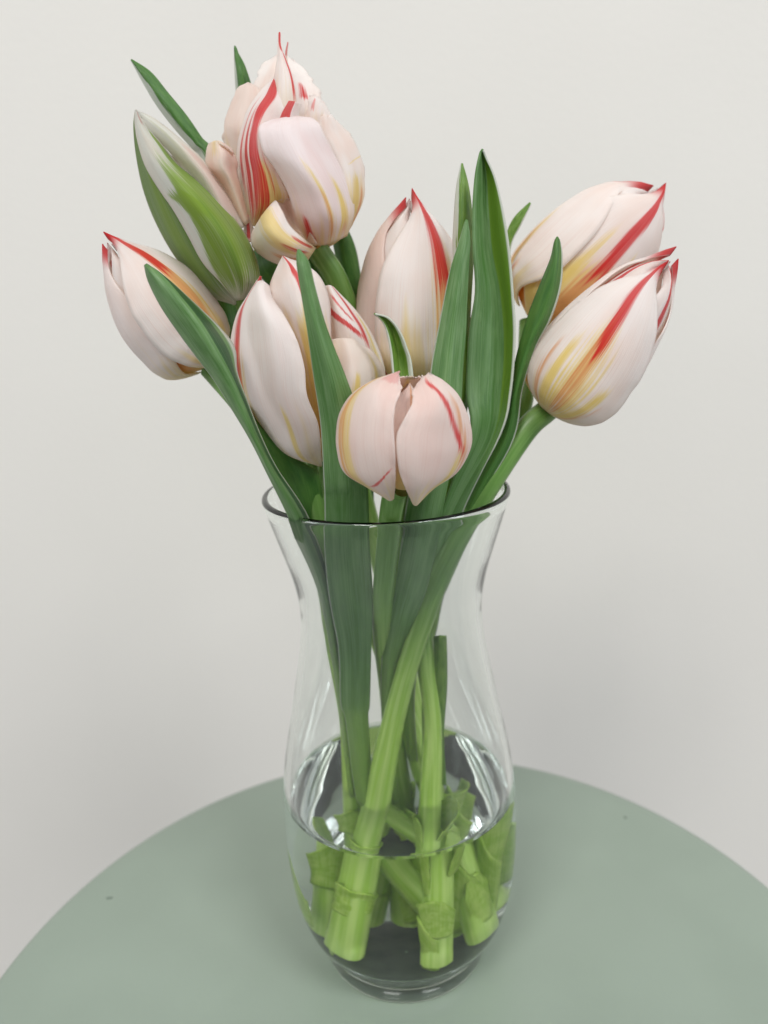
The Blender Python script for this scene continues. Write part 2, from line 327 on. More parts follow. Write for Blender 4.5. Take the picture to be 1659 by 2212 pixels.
# ---------- tulip: tall striped bud standing upright in the middle
t5 = tulip((-.010, .016, FZ), 'upright closed pink white tulip with one red stripe, behind the small curled leaf')
pr5 = curve([(0, .2), (.03, .48), (.08, .75), (.16, .94), (.32, 1), (.45, .98), (.645, .87), (.81, .66), (.93, .36), (1, .02)])
B5 = at(Z(3, 660, 1400), .014); T5 = at(Z(3, 655, 185), .012); R5 = np.linalg.norm(at((1007, 700), .012)-at((761, 700), .012))/2
for k, (ph, hw, of, ln, m) in enumerate([(-30, 60, -.17, .95, petal_mat([(RED, 0, 0, .1, .5, .2, .1)], .6, .4, seed=1)), (90, 60, -.17, .97, petal_mat(flame(0, 0, .1), .3, seed=2)), (210, 60, -.17, .98, petal_mat(flame(), .3, seed=3)),
        (150, 66, .0, .97, petal_mat(flame(), .3, seed=4)), (-92, 66, -.02, .96, petal_mat(flame(0, 0, .1, .7), .35, .3, base=(249, 236, 228), tint=(244, 222, 212), seed=5, tip=.9)), (31, 66, .045, 1.0, petal_mat(flame(.1, .02, .15, .56), .5, .34, seed=6, tip=.9))]):
    bud_petal(t5, B5, T5, R5, pr5, ph, hw, m, of, ln, (.03, .03, .03, .03, -.03, .0)[k], .06 if k > 3 else 0, seed=k+10)
stem(t5, (-.010, .016, FZ), [(-.002, .012, .07), (.006, .008, .14), (3, 690, 1800, .012), (3, 660, 1420, .014)], .0034, 5)

# ---------- tulip: right front bud leaning out to the right
t8 = tulip((-.018, -.009, FZ), 'closed tulip with bold red stripe leaning out past the rim on a bare green stem')
pr8 = curve([(0, .22), (.025, .5), (.07, .78), (.13, .93), (.22, 1), (.38, .99), (.65, .82), (.78, .68), (.9, .45), (.97, .2), (1, .03)])
B8 = at(Z(4, 765, 1600), -.002); T8 = at(Z(4, 1490, 725), -.012); R8 = np.linalg.norm(at(Z(4, 1000, 1000), -.005)-at(Z(4, 1460, 1410), -.005))/2
m8 = petal_mat([(YEL, -.44, -.34, .0, .55, .16, .05, .08, .3), (ORG, -.66, -.58, .0, .48, .08, .04, .06, .3, .8), (YEL, .38, .5, 0, .42, .16, .05, .1, .3), (ORG, .5, .62, 0, .3, .06, .03, .08, .3, .7), (YEL, 0, 0, 0, .72, .36, .12, .16, .5), (ORG, .02, .0, .0, .62, .13, .1, .1, .3), (RED, .02, -.04, .45, 1., .07, .16, .05, .5)], .35, .12, seed=12, tip=1)
for k, (ph, hw, of, ln, m, sk) in enumerate([(-60, 58, -.17, 1.0, petal_mat(flame(), .4, seed=7), 0), (60, 58, -.17, .98, petal_mat(flame(), .4, seed=8), 0), (180, 60, -.17, 1, petal_mat(flame(), .4, seed=9), 0),
        (-122, 64, -.03, 1.04, petal_mat(flame(0, 0, .08, .6), .7, .3, seed=10, tip=.9), 0), (125, 62, -.02, 1.0, petal_mat(flame(-.4, -.4, .1, .6), .4, .3, seed=11, tip=.9), 0), (4, 63, .055, .96, m8, -22)]):
    bud_petal(t8, B8, T8, R8, pr8, ph, hw, m, of, ln, .02, .08 if k > 2 else 0, sk, seed=k+20)
stem(t8, (-.018, -.009, FZ), [(6, 700, 650, -.012), (5, 850, 1400, -.014), (5, 1000, 900, -.012), (5, 1180, 500, -.010), (4, 600, 1770, -.006), (4, 770, 1600, -.002)], .0041, 8)

# ---------- tulip: right rear bud
t7 = tulip((.009, -.018, FZ), 'closed yellow based tulip with red flame, half hidden behind a dark pointed leaf')
pr7 = curve([(0, .25), (.03, .52), (.08, .78), (.16, .92), (.32, 1), (.45, 1), (.65, .92), (.8, .78), (.92, .52), (.975, .24), (1, .03)])
B7 = at(Z(4, 655, 1050), .032); T7 = at(Z(4, 1420, 290), .026); R7 = .97*np.linalg.norm(at(Z(4, 790, 435), .03)-at(Z(4, 1260, 910), .03))/2
m7 = petal_mat([(YEL, 0, 0, 0, .5, 1.2, .4, .2, .5, .9), (YEL, -.35, -.3, .3, .72, .1, .02, .08, .4), (ORG, 0, 0, .0, .6, .3, .12, .14, .3, .85), (YEL, .36, .3, .3, .7, .08, .02, .08, .4), (RED, 0, 0, .42, 1., .09, .15, .05, .4)], .6, .3, seed=22, tip=1)
for k, (ph, hw, of, ln, m, fl) in enumerate([(-45, 58, -.17, .95, petal_mat([(RED, 0, 0, .05, .6, .15, .1), (srgb(235, 160, 40), 0, 0, 0, .4, 1, .6)], .8, .5, seed=17), 0), (75, 58, -.17, .98, petal_mat(flame(), .4, seed=18), 0), (195, 60, -.17, 1, petal_mat(flame(), .4, seed=19), 0),
        (140, 64, 0, 1.0, petal_mat(flame(0, 0, .08, .6), .4, .3, seed=20, tip=.9), 0), (17, 64, .0, 1.0, m7, 0), (-76, 66, .07, .95, petal_mat([(YEL, .12, .05, .0, .62, .2, .05, .1, .5), (ORG, .1, .05, .1, .55, .07, .02, .08, .5, .7), (RED, .3, .35, .0, .25, .06, .03), (RED, 0, 0, .9, 1, .2, .3)], .5, .25, seed=21, tip=.9), .0)]):
    bud_petal(t7, B7, T7, R7, pr7, ph, hw, m, of, ln, .02 if k != 5 else 0, .08 if k > 2 else 0, seed=k+30, fb=.35 if k == 5 else .55)
stem(t7, (.009, -.018, FZ), [(6, 1000, 660, -.013), (6, 1010, 200, -.010), (5, 1000, 1150, -.007), (5, 1040, 850, -.002), (4, 560, 1720, .012), (4, 630, 1450, .018), (4, 650, 1080, .030)], .0034, 7)

# ---------- tulip: left bud leaning out to the left
t3 = tulip((-.020, .004, FZ), 'closed tulip with red tip and orange flame behind the folded blue green leaf')
pr3 = curve([(0, .25), (.03, .5), (.08, .77), (.16, .93), (.3, 1), (.5, .99), (.7, .8), (.85, .55), (.95, .28), (1, .03)])
B3 = at(Z(2, 640, 890), .004); T3 = at(Z(2, 105, 215), -.004); R3_ = 239*.3968/CF*np.linalg.norm(B3-CAM)
m3 = petal_mat([(YEL, -.1, .02, .0, .62, .5, .12, .16, .6), (YEL, .02, .02, .3, .95, .2, .12, .08, .4), (ORG, .04, 0, .1, .9, .11, .12, .07, .3, .9), (RED, .02, 0, .66, 1., .08, .2, .05, .4)], .5, .25, seed=32, tip=1)
for k, (ph, hw, of, ln, m, fl) in enumerate([(-25, 60, -.17, .96, petal_mat([(ORG, 0, 0, .0, .6, .4, .2)], .7, .5, seed=27), 0), (95, 60, -.17, .98, petal_mat(flame(), .4, seed=28), 0), (215, 60, -.17, 1, petal_mat(flame(), .4, seed=29), 0),
        (150, 64, .06, .98, petal_mat([], .3, .3, base=(240, 220, 208), tint=(232, 204, 190), seed=30), .12), (-88, 66, .0, .97, petal_mat([(RED, 0, 0, .92, 1, .1, .3)], .35, .3, base=(253, 247, 244), seed=31, tip=.9), 0), (36, 68, .045, 1.02, m3, 0)]):
    bud_petal(t3, B3, T3, R3_, pr3, ph, hw, m, of, ln, (.02, .02, .02, .02, -.03, .0)[k], .09 if k > 2 else 0, seed=k+40, flare=fl)
stem(t3, (-.020, .004, FZ), [(6, 560, 640, .0), (6, 530, 200, -.004), (5, 520, 1150, -.006), (5, 420, 620, -.010), (2, 1000, 1380, -.012), (2, 840, 1120, -.006), (2, 650, 900, .003)], .0032, 3)

# ---------- tulip: big white bud in front on the left side of the bunch
t4 = tulip((.013, .006, FZ), 'large tulip with broad white petal and red inner stripes, behind the upright front leaf')
y = -.016
def wrap4(rows, d, k, flip=False): return [[(k, a, b, y+dd) for (a, b), dd in zip(r, d if not isinstance(d[0], (list, tuple)) else d[i])] for i, r in enumerate(rows)]
B4 = at(Z(2, 1255, 1400), y+.004); T4 = at(Z(2, 1090, 400), y+.006); R4 = np.linalg.norm(at(Z(2, 790, 850), y)-at(Z(2, 1400, 850), y))/2
for k, (ph, hw, of, ln) in enumerate([(180, 66, -.02, .98), (120, 62, -.06, .92), (-120, 64, -.06, .97), (0, 60, -.28, .9)]):
    bud_petal(t4, B4, T4, R4*.92, pr3, ph, hw, petal_mat(flame(), .5, .35, seed=40+k), of, ln, .02, 0, seed=50+k)
rows = [[(1235, 1415), (1240, 1424), (1255, 1430), (1268, 1430)], [(1030, 1300), (1005, 1332), (1140, 1375), (1264, 1350)], [(910, 1170), (893, 1212), (1070, 1215), (1246, 1200)], [(835, 1010), (812, 1052), (1005, 1040), (1188, 1050)],
        [(805, 850), (781, 885), (985, 865), (1174, 895)], [(805, 710), (783, 745), (965, 705), (1132, 745)], [(835, 580), (813, 605), (935, 570), (1062, 612)], [(885, 480), (868, 505), (925, 470), (1002, 520)], [(922, 415), (915, 428), (945, 425), (985, 455)]]
dd = [[.004, .0, -.003, -.004], [.01, .0, -.012, -.014], [.012, .0, -.017, -.019], [.013, 0, -.019, -.021], [.013, 0, -.020, -.021], [.013, 0, -.018, -.019], [.012, 0, -.015, -.015], [.010, 0, -.009, -.009], [.006, 0, -.004, -.004]]
grid_part('petal', t4, wrap4(rows, dd, 2), petal_mat([(YEL, -.12, -.16, 0, .62, .12, .04, .08, .5), (YEL, .4, .42, .05, .34, .07, .02, .06, .4), (srgb(235, 190, 150), -.25, -.25, .05, .55, .06, .05, .06, .3), (RED, -.18, -.2, .26, .97, .05, .08, .05, .3, .9)], .25, .12, base=(254, 251, 249), tint=(249, 240, 237), seed=45), ruffle=.0008, seed=3, nu=33, nv=56, thick=.0005)
grid_part('petal', t4, wrap4([[(1255, 1425), (1270, 1405), (1290, 1350)], [(1195, 1120), (1255, 1120), (1300, 1100)], [(1115, 850), (1235, 850), (1316, 850)], [(1045, 655), (1195, 655), (1316, 695)], [(1000, 525), (1155, 515), (1308, 535)], [(985, 455), (1125, 405), (1262, 410)], [(1025, 350), (1100, 340), (1180, 338)], [(1054, 292), (1060, 290), (1066, 294)]],
    [[0, -.002, 0], [-.006, -.011, -.006], [-.008, -.015, -.005], [-.008, -.017, -.005], [-.007, -.016, -.004], [-.003, -.013, -.002], [-.001, -.006, 0], [0, -.001, 0]], 2),
    petal_mat([(YEL, .1, .1, 0, .5, .8, .3, .2, .4), (srgb(228, 140, 60), .3, .3, 0, .45, .5, .2, .2, .4), (RED, .16, -.1, .52, 1., .07, .14, .05, .3)], .6, .4, seed=46), seed=5, ruffle=.0006)
grid_part('petal', t4, wrap4([[(1300, 1420), (1380, 1420), (1450, 1350)], [(1285, 1200), (1410, 1210), (1545, 1150)], [(1300, 1000), (1440, 985), (1608, 955)], [(1308, 850), (1435, 845), (1572, 845)], [(1316, 742), (1400, 736), (1490, 752)]],
    [[0, -.004, 0], [-.004, -.016, 0], [-.006, -.018, .002], [-.006, -.014, .002], [-.004, -.008, 0]], 2), petal_mat([(YEL, .1, .1, .3, .6, .3, .05, .1, .5), (YEL, .75, .7, .2, .8, .1, .04)], .35, .3, base=(250, 243, 235), tint=(246, 234, 224), seed=47), seed=6)
grid_part('petal', t4, wrap4([[(1340, 1150), (1450, 1150), (1600, 1040)], [(1320, 900), (1460, 890), (1608, 900)], [(1300, 720), (1430, 710), (1548, 730)], [(1290, 580), (1370, 575), (1460, 595)], [(1285, 450), (1310, 448), (1330, 458)]],
    [[.004, .0, .006], [.002, -.004, .006], [.001, -.005, .006], [.002, -.003, .006], [.004, .002, .006]], 2), petal_mat([(YEL, .75, .8, .2, .75, .12, .06), (RED, .55, -.95, .44, .8, .15, .24, .08, .1), (RED, .4, -.3, .6, .9, .06, .1, .07, .2, .85), (RED, .55, .5, .35, 1.0, .07, .12, .05, .3)], .3, .3, seed=48), seed=7)
grid_part('petal', t4, wrap4([[(905, 470), (915, 480), (925, 470)], [(915, 430), (925, 432), (938, 428)], [(933, 398), (935, 397), (938, 399)]], [[.002, 0, .002]]*3, 2), petal_mat([(RED, 0, 0, .3, 1, .8, .6)], seed=49), nv=12, nu=9)
stem(t4, (.013, .006, FZ), [(6, 760, 820, -.004), (6, 640, 600, -.008), (6, 590, 200, -.010), (5, 620, 1200, -.012), (5, 560, 850, -.016), (5, 450, 500, -.018), (5, 400, 200, -.016), (2, 1250, 1405, y+.004)], .0034, 4)

# ---------- tulip: round head in front nodding over the rim
t6 = tulip((.002, .016, FZ), 'round pale tulip head nodding over the vase rim with frilled split in front')
y = -.052
B6 = at(Z(3, 600, 2010), y); T6 = at(Z(3, 640, 1360), y+.004); R6 = np.linalg.norm(at(Z(3, 215, 1680), y)-at(Z(3, 1022, 1680), y))/2
pr6 = curve([(0, .3), (.05, .6), (.15, .85), (.35, 1), (.6, .98), (.8, .78), (.93, .5), (1, .3)])
for k, (ph, hw, of, ln) in enumerate([(180, 68, -.06, 1), (110, 62, -.05, 1.0), (-110, 62, -.05, 1.0), (8, 60, -.10, 1.0)]):
    bud_petal(t6, B6, T6, R6*.78, pr6, ph, hw, petal_mat(flame(0, 0, .1, .5) if k < 3 else [(ORG, 0, 0, .5, 1, .12, .06, .08)], .55, .4, base=(242, 222, 214), seed=50+k), of, ln, .02, 0, seed=60+k, ruffle=.03)
def w6(rows, d): return [[(3, a, b, y+e) for (a, b), e in zip(r, q)] for r, q in zip(rows, d)]
la = [[(490, 2050), (505, 2070), (530, 2086), (556, 2074)], [(385, 1975), (385, 2000), (480, 2022), (563, 1985)], [(275, 1890), (254, 1912), (420, 1930), (564, 1880)], [(232, 1760), (211, 1772), (385, 1780), (561, 1760)], [(232, 1630), (209, 1642), (385, 1632), (553, 1640)],
      [(255, 1520), (233, 1530), (405, 1500), (556, 1545)], [(325, 1420), (302, 1425), (435, 1402), (578, 1445)], [(430, 1350), (425, 1343), (490, 1342), (604, 1385)], [(560, 1300), (573, 1293), (582, 1288), (584, 1300)]]
sp = [.35, .7, .9, 1, 1, .95, .8, .55, .2]
dl = [[.006*s, .0, -.013*s, -.016*s] for s in sp]
grid_part('petal', t6, w6(la, dl), petal_mat([(YEL, -.17, -.15, .0, .97, .16, .12, .1, .3, .9), (ORG, -.24, -.18, .1, .95, .08, .08, .07, .3, .8), (RED, .05, .85, .15, .25, .1, .06, .05, .1, .85), (RED, .5, .6, .86, 1., .3, .5, .1, .3, .3)], .3, .12, base=(251, 240, 234), tint=(247, 227, 219), seed=55), nu=41, nv=64, ruffle=.0003, frill=.0011, fr0=.6, seed=8, thick=.0005)
ra = [[(672, 2105), (690, 2117), (706, 2104), (712, 2088)], [(632, 2022), (720, 2042), (802, 2010), (805, 1988)], [(592, 1920), (765, 1950), (936, 1916), (925, 1890)], [(571, 1785), (792, 1812), (1011, 1782), (995, 1770)], [(574, 1672), (803, 1670), (1025, 1672), (1005, 1660)],
      [(622, 1572), (832, 1540), (1001, 1552), (980, 1545)], [(670, 1480), (832, 1440), (946, 1432), (930, 1430)], [(676, 1400), (782, 1360), (862, 1348), (850, 1352)], [(722, 1330), (760, 1308), (792, 1306), (788, 1314)]]
dr = [[-.015*s, -.013*s, .0, .007*s] for s in sp]
grid_part('petal', t6, w6(ra, dr), petal_mat([(YEL, .1, .15, .0, .42, .2, .05, .12, .5), (ORG, .34, .0, .2, .75, .07, .06, .08, .3, .8), (RED, .27, -.5, .3, .96, .05, .075, .05, .2, .9)], .3, .12, base=(251, 240, 234), tint=(247, 227, 219), seed=56), nu=41, nv=64, ruffle=.0003, frill=.0011, fr0=.6, seed=9, thick=.0005)
grid_part('petal', t6, w6([[(420, 1750), (620, 1750), (820, 1750)], [(440, 1560), (620, 1560), (830, 1560)], [(470, 1420), (630, 1420), (800, 1420)], [(520, 1350), (640, 1345), (770, 1348)], [(560, 1322), (650, 1318), (745, 1318)]], [[.010, .016, .010]]*2+[[.008, .013, .008], [.005, .009, .005], [.003, .005, .003]]), petal_mat([(YEL, 0, 0, .5, .9, .2, .1, .1, .3, .6), (srgb(150, 165, 90), .1, .1, .82, 1, .3, .2, .2, .3, .5)], .3, .3, base=(246, 228, 220), seed=59), frill=.0012, fr0=.5, seed=33)
stem(t6, (.002, .016, FZ), [(.000, .010, .07), (5, 800, 1350, -.001), (5, 765, 950, -.015), (5, 800, 500, -.034), (5, 835, 270, -.046), (3, 600, 1990, y+.001)], .0036, 6)

# ---------- tulip: tall ragged flower on top of the bunch
t1 = tulip((.018, .013, FZ), 'tall open ruffled tulip with bold red flames, highest flower of the bunch')
y = .008
def w1(rows, d, k=1): return [[(k, a, b, y+e) for (a, b), e in zip(r, q)] for r, q in zip(rows, d)]
B1 = at(Z(1, 1235, 1230), y+.002); T1 = at(Z(1, 1060, 250), y+.006); R1 = np.linalg.norm(at(Z(1, 760, 700), y)-at(Z(1, 1470, 700), y))/2
for k, (ph, hw, of, ln) in enumerate([(180, 66, -.1, .98), (115, 60, -.17, .85), (-115, 60, -.15, .9), (-10, 60, -.45, .8)]):
    bud_petal(t1, B1, T1, R1*.8, pr7, ph, hw, petal_mat(flame() if k < 3 else [(RED, 0, 0, .1, .9, .2, .1)], .5, .35, seed=60+k), of, ln, .02, 0, seed=70+k, ruffle=.05)
grid_part('petal', t1, w1([[(880, 900), (1050, 900), (1300, 800)], [(870, 550), (1040, 560), (1290, 560)], [(875, 420), (1030, 420), (1275, 450)], [(900, 300), (1040, 290), (1232, 335)], [(948, 218), (1040, 212), (1172, 248)], [(1000, 176), (1045, 166), (1112, 188)]],
    [[.004, -.002, .004], [.008, .0, .008], [.010, .002, .010], [.012, .006, .012], [.014, .010, .014], [.016, .014, .016]]), petal_mat([(RED, .6, .55, .45, .6, .1, .04)], .2, seed=66), ruffle=.0005, frill=.0016, seed=11, nu=41, nv=70)
grid_part('petal', t1, w1([[(850, 950), (910, 950), (980, 950)], [(775, 750), (850, 750), (950, 750)], [(738, 640), (830, 640), (950, 640)], [(730, 550), (820, 540), (940, 540)], [(775, 425), (850, 420), (950, 420)], [(815, 343), (860, 336), (930, 350)], [(850, 320), (870, 316), (900, 325)]],
    [[.004, -.002, -.002], [.007, .0, -.002], [.008, 0, -.002], [.008, .0, -.001], [.008, .002, .0], [.008, .004, .002], [.008, .006, .004]]), petal_mat([], .2, base=(251, 240, 232), tint=(247, 229, 219), seed=67), ruffle=.0004, frill=.001, seed=12)
grid_part('petal', t1, w1([[(990, 560), (1060, 560), (1140, 540)], [(1000, 380), (1060, 380), (1128, 380)], [(1012, 275), (1058, 275), (1108, 275)], [(1024, 190), (1047, 190), (1076, 190)], [(1030, 115), (1038, 115), (1048, 118)], [(1034, 42), (1038, 38), (1042, 44)]],
    [[-.002, -.007, -.004], [-.001, -.006, -.004], [0, -.004, -.002], [.001, -.001, 0], [.002, .001, .001], [.003, .003, .003]]), petal_mat([(RED, .86, .75, .1, .75, .1, .14, .04, .1), (RED, .7, 0, .7, 1., .2, .9, .06, .1)], .1, seed=68), seed=13)
grid_part('petal', t1, w1([[(1076, 240), (1082, 240), (1090, 245)], [(1068, 160), (1073, 160), (1080, 165)], [(1080, 92), (1083, 90), (1087, 94)]], [[.004]*3]*3), petal_mat([(RED, 0, 0, .4, 1, .9, .9, .1, .1, .7)], seed=168), nv=14, nu=7, seed=14)
grid_part('petal', t1, w1([[(1030, 640), (1090, 640), (1150, 620)], [(1035, 540), (1090, 540), (1145, 530)], [(1050, 480), (1098, 478), (1142, 470)], [(1088, 412), (1122, 415), (1156, 428)]], [[-.009, -.013, -.010]]*4), petal_mat([(RED, -.45, -.45, .2, 1, .5, .5, .06, .1)], .1, seed=69), seed=15, nv=20)
grid_part('petal', t1, w1([[(885, 1085), (905, 1092), (930, 1080)], [(845, 970), (940, 980), (1075, 950)], [(812, 810), (930, 820), (1050, 850)], [(806, 690), (905, 700), (1005, 740)], [(828, 565), (905, 585), (995, 640)], [(868, 455), (935, 475), (1040, 540)], [(935, 358), (990, 385), (1085, 420)], [(990, 305), (1008, 318), (1045, 370)], [(1018, 272), (1022, 268), (1027, 274)]],
    [[.0, -.002, -.001], [.0, -.012, -.010], [.0, -.015, -.013], [.0, -.015, -.013], [.0, -.013, -.012], [.0, -.010, -.009], [0, -.006, -.005], [.001, -.002, -.002], [.002, .002, .002]]),
    petal_mat([(YEL, .3, .3, 0, .34, .7, .3, .2, .5), (RED, -.52, -.38, .02, .66, .17, .05, .08, .5), (RED, -.1, -.05, .02, .6, .3, .17, .08, .5, .95), (RED, .28, .12, .06, .46, .13, .02, .08, .5), (RED, .55, .4, .14, .42, .09, .01, .07, .5, .85), (RED, -.78, -.66, .15, .7, .06, .03, .05, .3), (RED, -.06, .0, .5, 1., .16, .45, .06, .3)], .4, .2, seed=70), seed=16, nu=33, nv=56)
grid_part('petal', t1, w1([[(1330, 1165), (1400, 1130), (1432, 1085)], [(1320, 960), (1430, 955), (1493, 945)], [(1300, 800), (1420, 800), (1497, 805)], [(1260, 680), (1375, 680), (1472, 690)], [(1235, 575), (1325, 580), (1425, 600)], [(1240, 505), (1300, 488), (1375, 545)]],
    [[-.004, -.002, .002], [-.006, -.006, .006], [-.006, -.006, .007], [-.005, -.006, .006], [-.004, -.005, .004], [-.002, -.004, .002]]), petal_mat([(YEL, .3, .3, .05, .4, .4, .15, .12, .5), (ORG, .8, .7, 0, .3, .2, .05), (YEL, .0, .95, .46, .56, .05, .08, .06, .1, .7)], .4, .25, seed=71), ruffle=.0004, frill=.001, seed=17)
grid_part('petal', t1, w1([[(1180, 600), (1250, 600), (1320, 600)], [(1180, 490), (1245, 490), (1320, 520)], [(1195, 410), (1245, 420), (1310, 480)], [(1215, 380), (1245, 390), (1290, 430)]], [[-.003, -.004, .0], [-.003, -.004, .0], [-.002, -.003, .001], [-.001, -.001, .002]]), petal_mat([(RED, -.4, -.3, .4, .8, .15, .1, .08, .4, .6)], .1, seed=72), frill=.0008, seed=18)
grid_part('petal', t1, w1([[(1195, 1195), (1300, 1190), (1405, 1145)], [(1135, 1060), (1310, 1070), (1442, 1020)], [(1085, 910), (1275, 930), (1428, 905)], [(1015, 780), (1215, 810), (1378, 785)], [(952, 690), (1155, 705), (1322, 675)], [(926, 590), (1105, 595), (1278, 590)], [(935, 545), (1100, 530), (1255, 540)], [(1000, 515), (1110, 498), (1215, 505)]],
    [[-.004, -.008, -.003], [-.012, -.019, -.004], [-.015, -.022, -.005], [-.017, -.023, -.007], [-.018, -.022, -.009], [-.017, -.020, -.011], [-.015, -.017, -.011], [-.012, -.012, -.009]]),
    petal_mat([(YEL, .12, -.1, .1, .55, .1, .03, .08, .4), (ORG, .1, .0, .02, .34, .1, .02, .08, .4), (ORG, .65, .55, .02, .3, .14, .03, .1, .5), (YEL, .6, .5, .05, .4, .22, .05, .1, .5), (RED, -.72, -.72, .0, .17, .22, .06, .08, .2)], .35, .14, base=(253, 247, 247), tint=(249, 236, 235), seed=73), seed=19, nu=33, nv=52, thick=.0005)
grid_part('petal', t1, w1([[(1235, 1212), (1215, 1240), (1185, 1285)], [(1165, 1160), (1125, 1220), (1080, 1308)], [(1092, 1090), (1035, 1170), (975, 1275)], [(1052, 1012), (975, 1100), (900, 1215)], [(1018, 955), (948, 1040), (884, 1160)], [(985, 985), (930, 1060), (890, 1125)]],
    [[-.006, -.009, -.004], [-.016, -.021, -.010], [-.019, -.025, -.012], [-.018, -.024, -.012], [-.013, -.018, -.010], [-.008, -.012, -.008]]), petal_mat([(YEL, -.1, -.15, .1, .95, .5, .4, .2, .3, .8), (RED, -.7, -.6, .02, .3, .16, .1, .08, .3), (RED, .0, .05, .05, .36, .13, .05, .08, .3), (ORG, .6, .6, .05, .4, .2, .05)], .4, .2, seed=74), seed=20)
grid_part('petal', t1, w1([[(1160, 1190), (1200, 1200), (1242, 1190)], [(1080, 1110), (1130, 1100), (1185, 1085)], [(1035, 1035), (1090, 1015), (1140, 1000)], [(1018, 968), (1070, 952), (1128, 966)], [(1030, 950), (1085, 944), (1142, 974)]], [[-.012, -.006, -.010], [-.015, -.006, -.012], [-.014, -.007, -.013], [-.012, -.009, -.011], [-.012, -.010, -.011]]), petal_mat([], .1, base=(252, 238, 230), seed=75), frill=.0006, fr0=.6, seed=21, nv=26)
stem(t1, (.018, .013, FZ), [(.012, .014, .07), (.002, .014, .14), (5, 620, 100, .016), (2, 1420, 700, .014), (2, 1360, 440, .011), (1, 1245, 1215, y+.002)], .0040, 1)

# ---------- tulip: half green bud on the left
t2 = tulip((.022, -.005, FZ), 'half green tulip bud with white streaked pointed sepal-like petals, beside the tallest flower')
y = .0
GRN = srgb(142, 174, 54); GRD = srgb(108, 146, 54); GWH = srgb(228, 230, 222)
def green_mat(streaks, seed, base=(236, 238, 230), tint=(230, 226, 214)): return petal_mat(streaks, .0, .1, base, tint, seed=seed)
B2 = at(Z(1, 850, 1480), y); T2 = at(Z(1, 300, 520), y); R2 = .55*np.linalg.norm(at(Z(1, 420, 1150), y)-at(Z(1, 800, 1000), y))/2
for k, (ph, hw, of, ln) in enumerate([(180, 66, -.1, .95), (60, 60, -.15, .85), (-50, 60, -.2, .9)]):
    bud_petal(t2, B2, T2, R2, pr3, ph, hw, green_mat([(GRN, 0, 0, 0, .7, .7, .2, .1, .3)], 80+k), of, ln, .02, 0, seed=80+k)
grid_part('petal', t2, w1([[(700, 1120), (780, 1120), (856, 1095)], [(560, 860), (670, 870), (792, 965)], [(450, 700), (550, 710), (644, 760)], [(340, 580), (410, 570), (492, 615)], [(280, 500), (315, 502), (362, 512)], [(255, 464), (259, 461), (265, 466)]],
    [[-.002, -.006, .002], [-.002, -.008, .003], [-.002, -.007, .003], [-.001, -.004, .002], [0, -.001, .001], [0, 0, 0]]), green_mat([(srgb(236, 210, 200), .4, .4, 0, .5, .7, .4, .3, .3, .8), (srgb(200, 206, 160), -.2, -.2, .3, .9, .12, .05, .1, .4, .5)], 83), seed=22, ruffle=.0005)
grid_part('petal', t2, w1([[(792, 1520), (800, 1516), (812, 1500)], [(640, 1458), (700, 1432), (770, 1400)], [(480, 1272), (570, 1250), (690, 1220)], [(370, 1082), (470, 1062), (600, 1010)], [(300, 902), (390, 884), (500, 840)], [(261, 722), (320, 712), (400, 690)], [(245, 562), (275, 562), (320, 565)], [(251, 466), (255, 461), (260, 466)]],
    [[.002, -.001, .0], [.004, -.005, -.008], [.005, -.007, -.010], [.005, -.007, -.010], [.004, -.006, -.008], [.003, -.004, -.005], [.001, -.001, -.002], [0, 0, 0]]), green_mat([(GRD, -.3, -.3, .0, .95, 1.05, .95, .08, .2), (GRN, -.4, -.2, .05, .7, .4, .2, .2, .4, .6), (GWH, .45, .3, .34, .62, .15, .05, .08, .3)], 84), seed=23)
grid_part('petal', t2, w1([[(800, 1497), (830, 1492), (860, 1482)], [(722, 1402), (830, 1380), (926, 1392)], [(622, 1292), (775, 1222), (904, 1255)], [(540, 1142), (695, 1082), (834, 1112)], [(458, 1000), (592, 952), (732, 972)], [(388, 900), (502, 852), (625, 866)], [(310, 770), (402, 742), (485, 756)], [(268, 640), (332, 640), (395, 645)], [(252, 540), (277, 540), (308, 545)], [(251, 465), (256, 460), (263, 467)]],
    [[-.002, -.005, -.002], [-.009, -.016, -.002], [-.011, -.021, -.003], [-.012, -.022, -.003], [-.011, -.020, -.003], [-.009, -.016, -.003], [-.006, -.011, -.002], [-.003, -.006, -.002], [-.001, -.002, -.001], [0, 0, 0]]),
    green_mat([(GRN, .05, .25, .0, .66, 1.15, .5, .06, .5, 1), (GRN, -.1, -.5, .35, .52, .4, .3, .05, .4, 1), (GRD, -.1, .1, .0, .5, .15, .05, .12, .5, .6), (GRD, .5, .5, .1, .5, .15, .05, .12, .5, .5), (GRN, .6, .75, .5, .92, .3, .1, .06, .3, .95), (srgb(190, 110, 110), .5, .3, .88, 1, .2, .2, .1, .2, .6)], 85), seed=24, nu=33, nv=56)
grid_part('petal', t2, w1([[(835, 1085), (855, 1085), (872, 1070)], [(715, 870), (775, 870), (832, 905)], [(644, 775), (725, 775), (806, 805)], [(640, 695), (720, 690), (806, 745)], [(655, 645), (705, 632), (775, 672)], [(690, 640), (725, 650), (790, 700)]],
    [[.002, .0, .002], [.003, -.004, .003], [.003, -.007, .004], [.003, -.007, .004], [.003, -.004, .003], [-.001, -.006, .0]]), petal_mat([(YEL, -.4, -.4, .5, 1, .2, .3, .2, .3, .5)], .1, base=(250, 240, 230), tint=(246, 228, 216), seed=86), seed=25, ruffle=.0008)
